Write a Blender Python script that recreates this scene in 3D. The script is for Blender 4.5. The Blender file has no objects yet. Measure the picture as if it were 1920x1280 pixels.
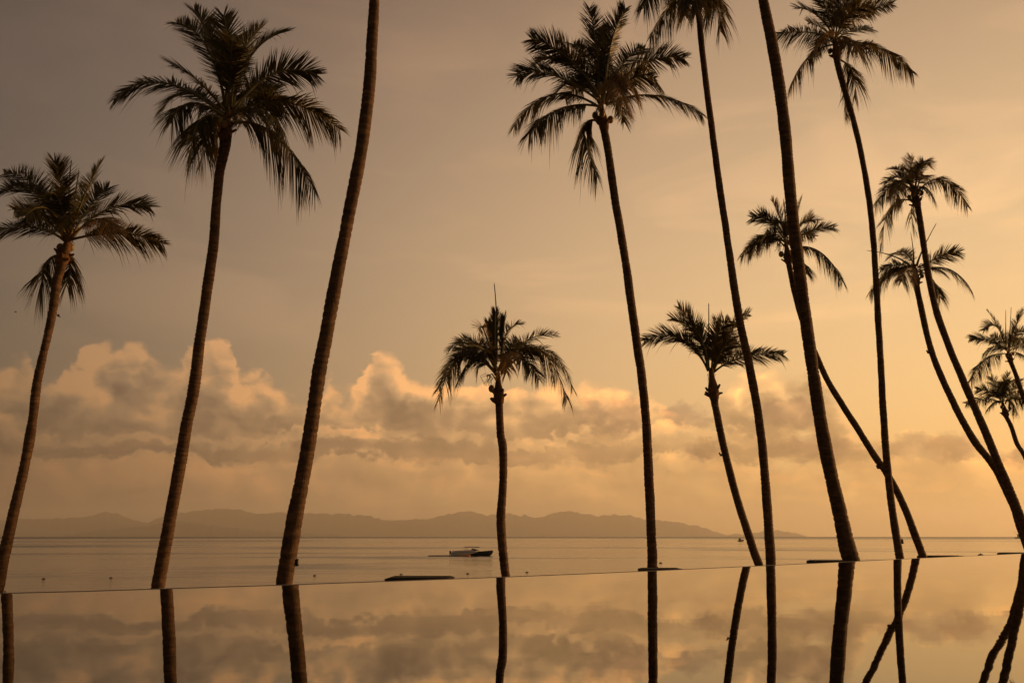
import bpy, bmesh, math, random
from mathutils import Vector, Matrix, noise

# ------------------------------------------------------------------ camera, sky, sun, exposure
SC = bpy.context.scene
COL = SC.collection
F = 1867.0                                   # focal length in pixels of the 1920 px wide picture (35 mm lens)
PITCH = math.atan(363.5 / F)
EYE = Vector((0, 0, 0.40))                   # metres above the pool water (z = 0)
SEA_Z = -4.1
EARTH_R = 6371000.0

cam = bpy.data.cameras.new('camera')
cam.lens = 35.0
cam.sensor_width = 36.0
cam.clip_start = 0.05
cam.clip_end = 120000
cam_ob = bpy.data.objects.new('camera', cam)
COL.objects.link(cam_ob)
cam_ob.location = EYE
cam_ob.rotation_euler = (math.radians(90) + PITCH, 0, 0)
SC.camera = cam_ob

SC.view_settings.view_transform = 'Standard'
SC.view_settings.look = 'None'
SC.view_settings.gamma = 1.0
SC.view_settings.use_curve_mapping = False
SC.view_settings.exposure = 0.0
SC.cycles.use_denoising = True
SC.cycles.max_bounces = 6
SC.cycles.volume_bounces = 0
SC.cycles.transparent_max_bounces = 4

SUN_AZ, SUN_EL = math.radians(70), math.radians(6)
SUN = Vector((math.sin(SUN_AZ) * math.cos(SUN_EL), math.cos(SUN_AZ) * math.cos(SUN_EL), math.sin(SUN_EL)))
HAZE_DENSITY = 4.0e-5


def ray(x, y):
    """direction of a picture point (1920 x 1280)"""
    a, b = (x - 960) / F, (640 - y) / F
    return Vector((a, math.cos(PITCH) - b * math.sin(PITCH), math.sin(PITCH) + b * math.cos(PITCH)))


def at(x, y, dist):
    """the point at forward distance dist (world y) seen at picture point x, y"""
    r = ray(x, y)
    return EYE + r * (dist / r.y)


def on_plane(x, y, z):
    r = ray(x, y)
    return EYE + r * ((z - EYE.z) / r.z)


def az_el(x, y):
    r = ray(x, y).normalized()
    return math.degrees(math.atan2(r.x, r.y)), math.degrees(math.asin(r.z))


class Nodes:
    def __init__(self, tree):
        self.t = tree
        tree.nodes.clear()

    def new(self, kind, **props):
        n = self.t.nodes.new(kind)
        for k, v in props.items():
            setattr(n, k, v)
        return n

    def put(self, sock, v):
        if isinstance(v, bpy.types.NodeSocket):
            self.t.links.new(v, sock)
        elif v is not None:
            sock.default_value = v

    def m(self, op, a, b=None, c=None, clamp=False):
        n = self.new('ShaderNodeMath', operation=op, use_clamp=clamp)
        for s, v in zip(n.inputs, (a, b, c)):
            self.put(s, v)
        return n.outputs[0]

    def vm(self, op, a, b=None, scale=None):
        n = self.new('ShaderNodeVectorMath', operation=op)
        self.put(n.inputs[0], a)
        if b is not None:
            self.put(n.inputs[1], b)
        if scale is not None:
            self.put(n.inputs['Scale'], scale)
        return n.outputs['Value'] if op in ('DOT_PRODUCT', 'LENGTH') else n.outputs[0]

    def xyz(self, x, y, z):
        n = self.new('ShaderNodeCombineXYZ')
        for s, v in zip(n.inputs, (x, y, z)):
            self.put(s, v)
        return n.outputs[0]

    def sep(self, v):
        n = self.new('ShaderNodeSeparateXYZ')
        self.put(n.inputs[0], v)
        return n.outputs

    def noise(self, vec, scale, detail=5.0, rough=0.55, lac=2.0, dist=0.0, dim='3D'):
        n = self.new('ShaderNodeTexNoise', noise_dimensions=dim)
        self.put(n.inputs['Vector'], vec)
        n.inputs['Scale'].default_value = scale
        n.inputs['Detail'].default_value = detail
        n.inputs['Roughness'].default_value = rough
        n.inputs['Lacunarity'].default_value = lac
        n.inputs['Distortion'].default_value = dist
        return n.outputs[0], n.outputs[1]

    def step(self, v, lo, hi, a=0.0, b=1.0):
        n = self.new('ShaderNodeMapRange', interpolation_type='SMOOTHSTEP')
        for s, q in zip(n.inputs, (v, lo, hi, a, b)):
            self.put(s, q)
        return n.outputs[0]

    def mixc(self, fac, a, b, blend='MIX'):
        n = self.new('ShaderNodeMix', data_type='RGBA', blend_type=blend)
        self.put(n.inputs['Factor'], fac)
        self.put(n.inputs['A'], a)
        self.put(n.inputs['B'], b)
        for s in n.inputs:
            if s.name == 'A' and s.type == 'RGBA':
                self.put(s, a)
            if s.name == 'B' and s.type == 'RGBA':
                self.put(s, b)
        return [o for o in n.outputs if o.type == 'RGBA'][0]

    def ramp(self, fac, stops):
        n = self.new('ShaderNodeValToRGB')
        el = n.color_ramp.elements
        while len(el) < len(stops):
            el.new(0.5)
        for e, (p, c) in zip(el, stops):
            e.position = p
            e.color = c if len(c) == 4 else (*c, 1)
        self.put(n.inputs[0], fac)
        return n.outputs[0]

    def curve(self, fac, pts):
        n = self.new('ShaderNodeFloatCurve')
        c = n.mapping.curves[0]
        while len(c.points) < len(pts):
            c.points.new(0.5, 0.5)
        for q, (x, y) in zip(c.points, pts):
            q.location = (x, y)
            q.handle_type = 'AUTO_CLAMPED'
        n.mapping.update()
        self.put(n.inputs['Value'], fac)
        return n.outputs[0]


# cloud bank: top of the cumulus along the horizon, picture points turned into azimuth / elevation
CLOUD_TOP = [(-60, 700), (0, 672), (45, 664), (75, 712), (110, 690), (150, 655), (205, 632), (262, 640), (292, 672), (325, 690), (350, 660),
             (395, 632), (432, 645), (455, 700), (485, 690), (520, 700), (555, 722), (590, 745), (620, 705), (650, 725), (688, 690),
             (718, 652), (752, 672), (790, 700), (850, 715), (940, 730), (1060, 722), (1105, 706), (1160, 718), (1240, 742),
             (1310, 758), (1380, 712), (1440, 692), (1520, 704), (1590, 770), (1660, 822), (1720, 806), (1790, 818), (1860, 846), (1930, 815), (1990, 830)]


def build_world():
    w = bpy.data.worlds.new('World')
    SC.world = w
    w.use_nodes = True
    N = Nodes(w.node_tree)
    tc = N.new('ShaderNodeTexCoord')
    d = N.vm('NORMALIZE', tc.outputs['Generated'])
    x, y, z = N.sep(d)
    u = N.m('MULTIPLY', N.m('ARCTAN2', x, y), 57.29578)
    v0 = N.m('MULTIPLY', N.m('ARCSINE', z), 57.29578)
    v = N.m('ABSOLUTE', v0)
    elr = N.m('MINIMUM', N.m('ABSOLUTE', N.m('ARCSINE', z)), 0.75)
    cg = N.m('MAXIMUM', N.vm('DOT_PRODUCT', d, tuple(SUN)), -0.35)
    # evening haze: brightness falls with the angle from the sun and towards the zenith
    K = [[-1.287, -1.783, -2.438], [4.282, 4.033, 3.187], [0.281, 0.846, 2.129], [-3.726, -4.611, -5.623], [-3.279, -2.898, -2.25], [-0.206, -0.194, -0.099], [0.354, 0.175, -0.497]]
    ch = []
    cg2 = N.m('MULTIPLY', cg, cg)
    el2 = N.m('MULTIPLY', elr, elr)
    low_air = N.m('EXPONENT', N.m('MULTIPLY', elr, -1 / 0.12))
    for i in range(3):
        e = N.m('MULTIPLY_ADD', cg, K[1][i], K[0][i])
        e = N.m('MULTIPLY_ADD', elr, K[2][i], e)
        e = N.m('MULTIPLY_ADD', el2, K[3][i], e)
        e = N.m('MULTIPLY_ADD', cg2, K[4][i], e)
        e = N.m('MULTIPLY_ADD', low_air, K[5][i], e)
        e = N.m('MULTIPLY_ADD', N.m('MULTIPLY', low_air, cg), K[6][i], e)
        ch.append(N.m('EXPONENT', e))
    glow = N.xyz(*ch)
    sky = N.new('ShaderNodeTexSky', sky_type='NISHITA')
    sky.sun_disc = False
    sky.sun_elevation = SUN_EL
    sky.sun_rotation = SUN_AZ
    sky.dust_density = 4.0
    sky.air_density = 1.0
    nish = N.vm('MULTIPLY', sky.outputs[0], (0.085, 0.052, 0.031))
    base = N.vm('ADD', N.vm('SCALE', glow, scale=0.74), N.vm('SCALE', nish, scale=0.8))

    # ---- clouds, in degrees of azimuth and elevation
    P = N.xyz(u, N.m('MULTIPLY', v, 1.2), 0.0)
    wa = N.vm('SUBTRACT', N.noise(P, 0.33, 2, 0.5)[1], (0.5, 0.5, 0.5))
    wb = N.vm('SUBTRACT', N.noise(P, 1.6, 3, 0.55)[1], (0.5, 0.5, 0.5))
    Pw = N.vm('ADD', N.vm('ADD', P, N.vm('SCALE', wa, scale=1.7)), N.vm('SCALE', wb, scale=0.34))

    def billow(p, fine=True):
        """heaped, cauliflower-like height field"""
        h = None
        for sc, am in ((0.22, 0.66), (0.58, 0.24), (1.5, 0.10))[:3 if fine else 2]:
            vo = N.new('ShaderNodeTexVoronoi', feature='F1', voronoi_dimensions='2D')
            vo.inputs['Scale'].default_value = sc
            N.put(vo.inputs['Vector'], p)
            dd = vo.outputs['Distance']
            q = N.m('MULTIPLY', N.m('SUBTRACT', 0.36, N.m('MULTIPLY', dd, dd)), am * 2.4)
            h = q if h is None else N.m('ADD', h, q)
        return h

    # cumulus bank
    pts = [((az_el(a, b)[0] + 32) / 64, az_el(a, b)[1] / 14) for a, b in CLOUD_TOP]
    wax, way, _ = N.sep(wb)
    uu = N.m('DIVIDE', N.m('ADD', N.m('MULTIPLY_ADD', wax, 1.1, u), 32.0), 64.0, clamp=True)
    prof = N.m('MULTIPLY', N.curve(uu, pts), 14.0)
    h0 = billow(Pw)
    h1 = billow(N.vm('ADD', Pw, (0.55, 0.42, 0.0)))
    wisp = N.noise(Pw, 0.8, 5, 0.5)[0]
    inside = N.m('ADD', N.m('SUBTRACT', prof, v), N.m('MULTIPLY_ADD', h0, 1.0, -0.35))
    inside = N.m('ADD', inside, N.m('MULTIPLY_ADD', wisp, 1.3, -0.65))
    soft = N.step(N.noise(P, 0.22, 2)[0], 0.38, 0.62, 0.35, 1.5)
    dens = N.step(inside, 0.0, N.m('MULTIPLY', soft, 0.75))
    # broken up to the right where only scraps hang in front of the glow
    f3 = N.noise(N.vm('MULTIPLY', Pw, (0.7, 1.5, 1)), 0.36, 4, 0.5)[0]
    right = N.step(u, 3.0, 15.0)
    scraps = N.step(f3, 0.33, 0.50)
    dens = N.m('MULTIPLY', dens, N.m('MULTIPLY_ADD', N.m('SUBTRACT', scraps, 1.0), N.m('MULTIPLY', right, 0.9), 1.0))
    # the bank thins out towards the horizon haze
    dens = N.m('MULTIPLY', dens, N.step(v, 0.9, 4.4, 0.35, 1.0))
    relief = N.m('MULTIPLY', N.m('SUBTRACT', h0, h1), 0.72)
    mid = N.noise(Pw, 0.26, 3, 0.45)[0]
    mids = N.noise(N.vm('ADD', Pw, (1.1, 0.7, 0)), 0.26, 2, 0.45)[0]
    relief = N.m('ADD', relief, N.m('MULTIPLY', N.m('SUBTRACT', mid, mids), 1.5))
    relief = N.m('MULTIPLY', relief, N.step(v, 4.2, 8.0, 0.40, 1.05))
    rim = N.step(inside, 0.2, 3.0, 0.46, -0.02)
    lum = N.m('ADD', N.m('ADD', relief, rim), N.step(u, -14.0, -3.0, 0.64, 0.46))
    lum = N.m('SUBTRACT', lum, N.step(u, 4.0, 20.0, 0.0, 0.34))
    # flat cloud bases stacked one behind another
    fb = N.noise(N.vm('MULTIPLY', Pw, (0.16, 0.30, 1)), 0.8, 3, 0.5)[0]
    fm = N.noise(N.vm('MULTIPLY', P, (0.13, 0.42, 1)), 1.0, 2, 0.5)[0]
    vb = N.m('ADD', v, N.m('MULTIPLY_ADD', fb, 4.4, -2.4))
    vb = N.m('ADD', vb, N.m('MULTIPLY', way, 1.3))
    shelf = N.curve(N.m('DIVIDE', vb, 14.0, clamp=True), [(0.0, 0.5), (1.2 / 14, 0.52), (2.2 / 14, 0.62), (3.1 / 14, 0.60), (3.6 / 14, 0.62), (4.15 / 14, 0.28), (4.8 / 14, 0.38), (5.1 / 14, 0.55), (5.3 / 14, 0.55), (5.8 / 14, 0.28), (6.8 / 14, 0.36), (8.2 / 14, 0.50), (1.0, 0.5)])
    lum = N.m('ADD', lum, N.m('MULTIPLY', N.m('SUBTRACT', shelf, 0.5), N.step(fm, 0.36, 0.62, 0.55, 1.6)))
    cfac = N.ramp(lum, [(0.0, (0.52, 0.49, 0.50)), (0.34, (0.76, 0.70, 0.69)), (0.64, (1.24, 1.12, 1.00)), (1.0, (2.20, 1.70, 1.24))])
    base = N.mixc(N.m('MULTIPLY', dens, 0.94), base, N.vm('MULTIPLY', base, cfac))
    # separate grey scraps hanging in front of the glow
    scrap = None
    for sx, sy, wx, wy in ((1150, 775, 75, 36), (1292, 778, 52, 27), (1490, 772, 70, 30), (1525, 840, 85, 27), (1745, 838, 88, 30), (1312, 846, 40, 17), (1912, 858, 52, 20)):
        a0, e0 = az_el(sx, sy)
        ka, ke = F / wx / 57.3, F / wy / 57.3
        du = N.m('MULTIPLY', N.m('SUBTRACT', N.m('MULTIPLY_ADD', wax, 1.6, u), a0), ka)
        dv = N.m('MULTIPLY', N.m('SUBTRACT', N.m('MULTIPLY_ADD', way, 1.1, v), e0), ke)
        q = N.m('SUBTRACT', 1.0, N.m('ADD', N.m('MULTIPLY', du, du), N.m('MULTIPLY', dv, dv)))
        scrap = q if scrap is None else N.m('MAXIMUM', scrap, q)
    scrap = N.step(N.m('ADD', scrap, N.m('MULTIPLY_ADD', wisp, 2.6, -1.3)), -0.25, 1.0)
    base = N.vm('MULTIPLY', base, N.mixc(scrap, (1, 1, 1, 1), (0.68, 0.66, 0.74, 1)))
    # small puffs low over the sea
    fp = N.noise(N.vm('MULTIPLY', Pw, (0.5, 1.2, 1)), 0.62, 4, 0.5)[0]
    puff = N.m('MULTIPLY', N.step(fp, 0.50, 0.70), N.m('MULTIPLY', N.step(v, 1.0, 2.4), N.step(v, 6.0, 4.0)))
    base = N.vm('MULTIPLY', base, N.mixc(puff, (1, 1, 1, 1), (1.20, 1.14, 1.06, 1)))
    # thin high streaks
    Ph = N.xyz(N.m('MULTIPLY_ADD', v, 0.5, N.m('MULTIPLY', u, 0.30)), N.m('MULTIPLY', N.m('MULTIPLY_ADD', u, -0.10, v), 1.1), 7.3)
    hn = N.noise(Ph, 0.20, 5, 0.5, dist=0.5)[0]
    hi = N.m('MULTIPLY', N.step(hn, 0.48, 0.74), N.step(v, 8.0, 13.0, 0.15, 1.0))
    base = N.vm('MULTIPLY', base, N.mixc(hi, (0.97, 0.97, 0.97, 1), (1.20, 1.14, 1.08, 1)))
    bg = N.new('ShaderNodeBackground')
    N.put(bg.inputs[0], base)
    bg.inputs[1].default_value = 1.0
    out = N.new('ShaderNodeOutputWorld')
    N.t.links.new(bg.outputs[0], out.inputs[0])
    w.cycles.sampling_method = 'NONE'


build_world()

sun = bpy.data.lights.new('sun', 'SUN')
sun.energy = 5.0
sun.angle = math.radians(0.9)
sun.color = (1.0, 0.51, 0.18)
sun_ob = bpy.data.objects.new('sun', sun)
COL.objects.link(sun_ob)
sun_ob.rotation_euler = (-SUN).to_track_quat('-Z', 'Y').to_euler()


# ------------------------------------------------------------------ helpers
def obj(name, verts, faces, mat, parent=None, smooth=False, loc=None):
    me = bpy.data.meshes.new(name)
    me.from_pydata([tuple(p) for p in verts], [], faces)
    if smooth:
        me.polygons.foreach_set('use_smooth', [True] * len(me.polygons))
    me.materials.append(mat)
    me.update()
    o = bpy.data.objects.new(name, me)
    COL.objects.link(o)
    if loc is not None:
        o.location = loc
    if parent is not None:
        o.parent = parent
    return o


def empty(name, loc):
    o = bpy.data.objects.new(name, None)
    o.empty_display_size = 0.3
    COL.objects.link(o)
    o.location = loc
    return o


def tag(o, label=None, cat=None, group=None, kind=None):
    if label:
        o['label'] = label
    if cat:
        o['category'] = cat
    if group:
        o['group'] = group
    if kind:
        o['kind'] = kind
    return o


class MB:
    """collects vertices and faces in a thing's own coordinates"""
    def __init__(self, origin=(0, 0, 0)):
        self.v, self.f, self.o = [], [], Vector(origin)

    def add(self, verts, faces):
        n = len(self.v)
        self.v += [Vector(p) for p in verts]
        self.f += [tuple(i + n for i in q) for q in faces]

    def box(self, c, s, rot=None):
        hx, hy, hz = s[0] / 2, s[1] / 2, s[2] / 2
        vs = [Vector((a * hx, b * hy, e * hz)) for e in (-1, 1) for b in (-1, 1) for a in (-1, 1)]
        if rot is not None:
            vs = [rot @ q for q in vs]
        self.add([q + Vector(c) for q in vs], [(0, 2, 3, 1), (4, 5, 7, 6), (0, 1, 5, 4), (2, 6, 7, 3), (0, 4, 6, 2), (1, 3, 7, 5)])

    def tube(self, pts, rad, n=6, cap=True):
        pts = [Vector(p) for p in pts]
        rings, m = [], len(pts)
        ref = Vector((0.31, 0.9, 0.21))
        start = len(self.v)
        for i, p in enumerate(pts):
            t = (pts[min(i + 1, m - 1)] - pts[max(i - 1, 0)])
            t = t.normalized() if t.length > 1e-9 else Vector((0, 0, 1))
            a = t.cross(ref)
            if a.length < 1e-3:
                a = t.cross(Vector((1, 0, 0)))
            a.normalize()
            b = t.cross(a)
            r = rad[i] if hasattr(rad, '__len__') else rad
            for k in range(n):
                th = 2 * math.pi * k / n
                self.v.append(p + (a * math.cos(th) + b * math.sin(th)) * r)
        for i in range(m - 1):
            for k in range(n):
                q = start + i * n
                self.f.append((q + k, q + (k + 1) % n, q + n + (k + 1) % n, q + n + k))
        if cap:
            self.f.append(tuple(start + k for k in range(n))[::-1])
            self.f.append(tuple(start + (m - 1) * n + k for k in range(n)))

    def build(self, name, mat, parent=None, smooth=False):
        return obj(name, self.v, self.f, mat, parent, smooth)


def material(name):
    m = bpy.data.materials.new(name)
    m.use_nodes = True
    N = Nodes(m.node_tree)
    out = N.new('ShaderNodeOutputMaterial')
    p = N.new('ShaderNodeBsdfPrincipled')
    N.t.links.new(p.outputs[0], out.inputs[0])
    return m, N, p, out


def plain(name, col, rough=0.6, var=0.25, scale=8.0, spec=0.3, bump=0.0):
    m, N, p, out = material(name)
    tc = N.new('ShaderNodeTexCoord')
    n = N.noise(tc.outputs['Object'], scale, 5, 0.6)[0]
    lo = tuple(c * (1 - var) for c in col) + (1,)
    hi = tuple(min(1, c * (1 + var)) for c in col) + (1,)
    N.put(p.inputs['Base Color'], N.mixc(n, lo, hi))
    p.inputs['Roughness'].default_value = rough
    p.inputs['Specular IOR Level'].default_value = spec
    if bump:
        b = N.new('ShaderNodeBump')
        b.inputs['Strength'].default_value = bump
        b.inputs['Distance'].default_value = 0.02
        N.put(b.inputs['Height'], n)
        N.t.links.new(b.outputs[0], p.inputs['Normal'])
    return m


def mat_trunk():
    m, N, p, out = material('palm_bark')
    tc = N.new('ShaderNodeTexCoord')
    g = tc.outputs['Object']
    n = N.noise(N.vm('MULTIPLY', g, (1, 1, 3.2)), 4.0, 7, 0.65)[0]
    n2 = N.noise(N.vm('MULTIPLY', g, (1, 1, 0.25)), 26.0, 4, 0.6)[0]
    n3 = N.noise(g, 0.9, 3, 0.5)[0]
    c = N.ramp(n, [(0.25, (0.024, 0.013, 0.007)), (0.5, (0.070, 0.039, 0.020)), (0.78, (0.155, 0.090, 0.047))])
    c = N.mixc(N.step(n2, 0.5, 0.8, 0, 0.45), c, (0.028, 0.020, 0.014, 1))
    c = N.mixc(N.step(n3, 0.55, 0.75, 0, 0.35), c, (0.085, 0.072, 0.055, 1))
    N.put(p.inputs['Base Color'], c)
    p.inputs['Roughness'].default_value = 0.85
    p.inputs['Specular IOR Level'].default_value = 0.2
    b = N.new('ShaderNodeBump')
    b.inputs['Strength'].default_value = 0.7
    b.inputs['Distance'].default_value = 0.02
    N.put(b.inputs['Height'], N.m('ADD', n, n2))
    N.t.links.new(b.outputs[0], p.inputs['Normal'])
    return m


def mat_leaf(name, a, b, trans, fac):
    m, N, p, out = material(name)
    tc = N.new('ShaderNodeTexCoord')
    n = N.noise(tc.outputs['Object'], 2.2, 4, 0.6)[0]
    N.put(p.inputs['Base Color'], N.mixc(N.step(n, 0.3, 0.7), (*a, 1), (*b, 1)))
    p.inputs['Roughness'].default_value = 0.5
    p.inputs['Specular IOR Level'].default_value = 0.3
    t = N.new('ShaderNodeBsdfTranslucent')
    t.inputs[0].default_value = (*trans, 1)
    mx = N.new('ShaderNodeMixShader')
    mx.inputs[0].default_value = fac
    N.t.links.new(p.outputs[0], mx.inputs[1])
    N.t.links.new(t.outputs[0], mx.inputs[2])
    N.t.links.new(mx.outputs[0], out.inputs[0])
    return m


def mat_sea():
    m, N, p, out = material('sea_water')
    tc = N.new('ShaderNodeTexCoord')
    g = tc.outputs['Object']
    gx, gy, _ = N.sep(g)
    r = N.m('MAXIMUM', N.vm('LENGTH', g), 20.0)
    lr = N.m('LOGARITHM', r, 2.718)
    bands = N.noise(N.xyz(N.m('MULTIPLY', N.m('DIVIDE', gx, r), 1.6), N.m('MULTIPLY', lr, 3.6), 2.0), 1.0, 4, 0.6)[0]
    wind = N.m('MAXIMUM', N.step(bands, 0.48, 0.66, 0.0, 0.65), N.step(r, 900.0, 2400.0))
    n1 = N.noise(N.vm('MULTIPLY', g, (0.16, 0.55, 1)), 1.0, 5, 0.6)[0]
    n2 = N.noise(N.vm('MULTIPLY', g, (1.3, 3.2, 1)), 1.0, 3, 0.6)[0]
    p.inputs['Base Color'].default_value = (0.022, 0.028, 0.026, 1)
    p.inputs['IOR'].default_value = 1.33
    N.put(p.inputs['Roughness'], N.m('MULTIPLY_ADD', wind, 0.30, 0.07))
    b = N.new('ShaderNodeBump')
    N.put(b.inputs['Strength'], N.m('MULTIPLY_ADD', wind, 0.5, 0.5))
    b.inputs['Distance'].default_value = 0.16
    N.put(b.inputs['Height'], N.m('ADD', n1, N.m('MULTIPLY', n2, 0.25)))
    N.t.links.new(b.outputs[0], p.inputs['Normal'])
    return m


def mat_pool():
    m, N, p, out = material('pool_water')
    tc = N.new('ShaderNodeTexCoord')
    g = tc.outputs['Object']
    n1 = N.noise(N.vm('MULTIPLY', g, (0.55, 0.9, 1)), 1.0, 2, 0.45)[0]
    n2 = N.noise(N.vm('MULTIPLY', g, (3.5, 5.0, 1)), 1.0, 2, 0.5)[0]
    p.inputs['Base Color'].default_value = (0.005, 0.005, 0.004, 1)
    p.inputs['IOR'].default_value = 1.333
    p.inputs['Roughness'].default_value = 0.012
    b = N.new('ShaderNodeBump')
    b.inputs['Strength'].default_value = 0.10
    b.inputs['Distance'].default_value = 0.010
    N.put(b.inputs['Height'], N.m('ADD', n1, N.m('MULTIPLY', n2, 0.11)))
    N.t.links.new(b.outputs[0], p.inputs['Normal'])
    return m


M_TRUNK = mat_trunk()
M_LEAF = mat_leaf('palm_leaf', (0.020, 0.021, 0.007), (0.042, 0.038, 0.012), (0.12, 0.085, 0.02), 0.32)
M_DRY = mat_leaf('dry_palm_leaf', (0.13, 0.085, 0.035), (0.22, 0.145, 0.06), (0.25, 0.15, 0.05), 0.3)
M_RIB = plain('palm_midrib', (0.10, 0.085, 0.035), 0.55, 0.3, 5)
M_BOOT = plain('palm_fibre', (0.11, 0.058, 0.028), 0.9, 0.5, 14, 0.1, 0.8)
M_NUT = plain('coconut_husk', (0.16, 0.11, 0.035), 0.5, 0.3, 6)
M_SAND = plain('beach_sand', (0.36, 0.29, 0.20), 0.9, 0.2, 0.8, 0.1, 0.4)
M_SEA = mat_sea()
M_POOL = mat_pool()
M_STONE = plain('dark_stone', (0.045, 0.036, 0.030), 0.55, 0.4, 9, 0.4, 0.3)
M_DECK = plain('deck_stone', (0.20, 0.17, 0.14), 0.7, 0.2, 3)
M_HILL = plain('forest_slope', (0.035, 0.045, 0.022), 0.95, 0.35, 0.004, 0.05)
M_BLACK = plain('black_metal', (0.02, 0.018, 0.016), 0.45, 0.2, 20)
M_WHITE = plain('white_gelcoat', (0.55, 0.53, 0.50), 0.3, 0.08, 2)
M_NAVY = plain('navy_hull', (0.02, 0.026, 0.035), 0.3, 0.15, 2)
M_TAN = plain('tan_canvas', (0.14, 0.10, 0.06), 0.8, 0.2, 4)
M_ORANGE = plain('orange_float', (0.55, 0.20, 0.04), 0.5, 0.15, 3)
M_WOOD = plain('dark_wood', (0.09, 0.055, 0.03), 0.6, 0.3, 6)
M_ROOF = plain('dark_roof_felt', (0.022, 0.015, 0.011), 0.85, 0.4, 9, 0.1, 0.3)
M_BIRD = plain('dark_feathers', (0.03, 0.026, 0.024), 0.8, 0.3, 30)
M_GLASS = plain('smoked_windscreen', (0.02, 0.02, 0.022), 0.08, 0.1, 4, 0.6)
M_LEAF2 = mat_leaf('weed_leaf', (0.03, 0.045, 0.012), (0.05, 0.06, 0.02), (0.09, 0.09, 0.02), 0.25)


# ------------------------------------------------------------------ setting: sea, beach, pool, hills, haze
def drop(x, y):
    return (x * x + y * y) / (2 * EARTH_R)


def build_sea():
    radii = [0.0, 40, 80, 140, 220, 330, 480, 700, 1000, 1400, 2000, 2800, 3800, 5000, 6000, 7000, 8000, 9000, 10500, 12500, 15000, 19000, 24000, 30000, 36000]
    n = 128
    v, f = [(0, 0, SEA_Z)], []
    for r in radii[1:]:
        for k in range(n):
            a = 2 * math.pi * k / n
            v.append((r * math.sin(a), r * math.cos(a), SEA_Z - drop(r, 0)))
    for k in range(n):
        f.append((0, 1 + (k + 1) % n, 1 + k))
    for i in range(len(radii) - 2):
        a = 1 + i * n
        for k in range(n):
            f.append((a + k, a + (k + 1) % n, a + n + (k + 1) % n, a + n + k))
    tag(obj('sea', v, f, M_SEA, smooth=True), kind='structure')


def beach_z(x, y):
    z = -1.9 - max(0, y - 6) * 0.040 + 0.10 * noise.noise(Vector((x * 0.12, y * 0.12, 3)))
    return z


def build_beach():
    nx, ny = 60, 40
    x0, x1, y0, y1 = -70, 90, 2, 72
    v = []
    for j in range(ny + 1):
        for i in range(nx + 1):
            x, y = x0 + (x1 - x0) * i / nx, y0 + (y1 - y0) * j / ny
            v.append((x, y, beach_z(x, y)))
    f = [(j * (nx + 1) + i, j * (nx + 1) + i + 1, (j + 1) * (nx + 1) + i + 1, (j + 1) * (nx + 1) + i) for j in range(ny) for i in range(nx)]
    tag(obj('beach', v, f, M_SAND, smooth=True), kind='structure')


EDGE_PX = [(0, 1112.5), (160, 1108.5), (300, 1104), (540, 1096.5), (720, 1090), (940, 1082), (1100, 1075.5), (1225, 1070), (1430, 1060.5), (1590, 1053), (1740, 1045.5), (1830, 1041.5), (1920, 1037.5)]
EDGE = [on_plane(x, y, 0.0) for x, y in EDGE_PX]
EDGE = [EDGE[0] + (EDGE[0] - EDGE[1]) * 4] + EDGE + [EDGE[-1] + (EDGE[-1] - EDGE[-2]) * 2.5]


def edge_frame(i):
    a, b = EDGE[max(i - 1, 0)], EDGE[min(i + 1, len(EDGE) - 1)]
    t = (b - a).normalized()
    return t, Vector((-t.y, t.x, 0))          # along, outward (away from the camera)


def build_pool():
    v, f = [], []
    n = len(EDGE)
    for i, p in enumerate(EDGE):
        v.append((p.x, p.y, 0))
        v.append((p.x, -2.5 if p.y > -2.4 else p.y - 0.1, 0))
    # water sheet: from the infinity edge back to the deck behind the camera
    back = -2.5
    v = [(p.x, p.y, 0.0) for p in EDGE] + [(EDGE[-1].x, back, 0.0), (EDGE[0].x, back, 0.0)]
    tag(obj('pool_water', v, [tuple(range(len(v)))[::-1]], M_POOL), kind='structure')
    # wet rim wall behind the water line
    prof = [(0.004, -0.35), (0.004, 0.003), (0.014, 0.0065), (0.075, 0.0065), (0.095, -0.010), (0.10, -2.6)]
    v, f = [], []
    m = len(prof)
    for i, p in enumerate(EDGE):
        t, o = edge_frame(i)
        for s, h in prof:
            v.append((p.x + o.x * s, p.y + o.y * s, h - 0.0045))
    for i in range(n - 1):
        for k in range(m - 1):
            a = i * m + k
            f.append((a, a + m, a + m + 1, a + 1))
    w = obj('pool_wall', v, f, M_STONE)
    tag(w, kind='structure')
    # deck behind the camera
    mb = MB()
    mb.box((4, -6.0, -0.05), (70, 6.98, 0.36))
    tag(mb.build('pool_deck', M_DECK), kind='structure')


RIDGE_FAR = [(-200, 985), (-60, 975), (0, 974), (33, 972), (90, 972), (130, 970), (165, 969), (185, 962), (201, 958), (216, 962), (240, 970), (268, 980), (285, 976), (300, 970),
             (335, 962), (360, 958), (390, 955), (430, 953), (455, 957), (487, 963), (505, 962), (522, 959), (550, 962), (600, 962), (650, 963), (690, 967), (722, 975), (760, 974),
             (800, 973), (830, 966), (850, 961), (880, 958), (895, 961), (912, 966), (930, 964), (950, 961), (965, 964), (977, 969), (987, 964), (1006, 972), (1025, 965), (1042, 960), (1070, 958),
             (1090, 962), (1120, 966), (1160, 965), (1182, 966), (1212, 973), (1270, 978), (1300, 984), (1330, 992), (1350, 999), (1372, 1004)]
RIDGE_NEAR = [(120, 1003), (150, 999), (180, 994), (205, 991), (240, 989), (275, 986), (300, 981), (322, 976), (350, 978), (400, 985), (470, 993), (560, 999), (640, 1003)]
RIDGE_EAST = [(1345, 1004), (1380, 1001), (1405, 1000), (1428, 996), (1447, 993), (1463, 994), (1480, 998), (1500, 1001), (1512, 1004)]


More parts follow.
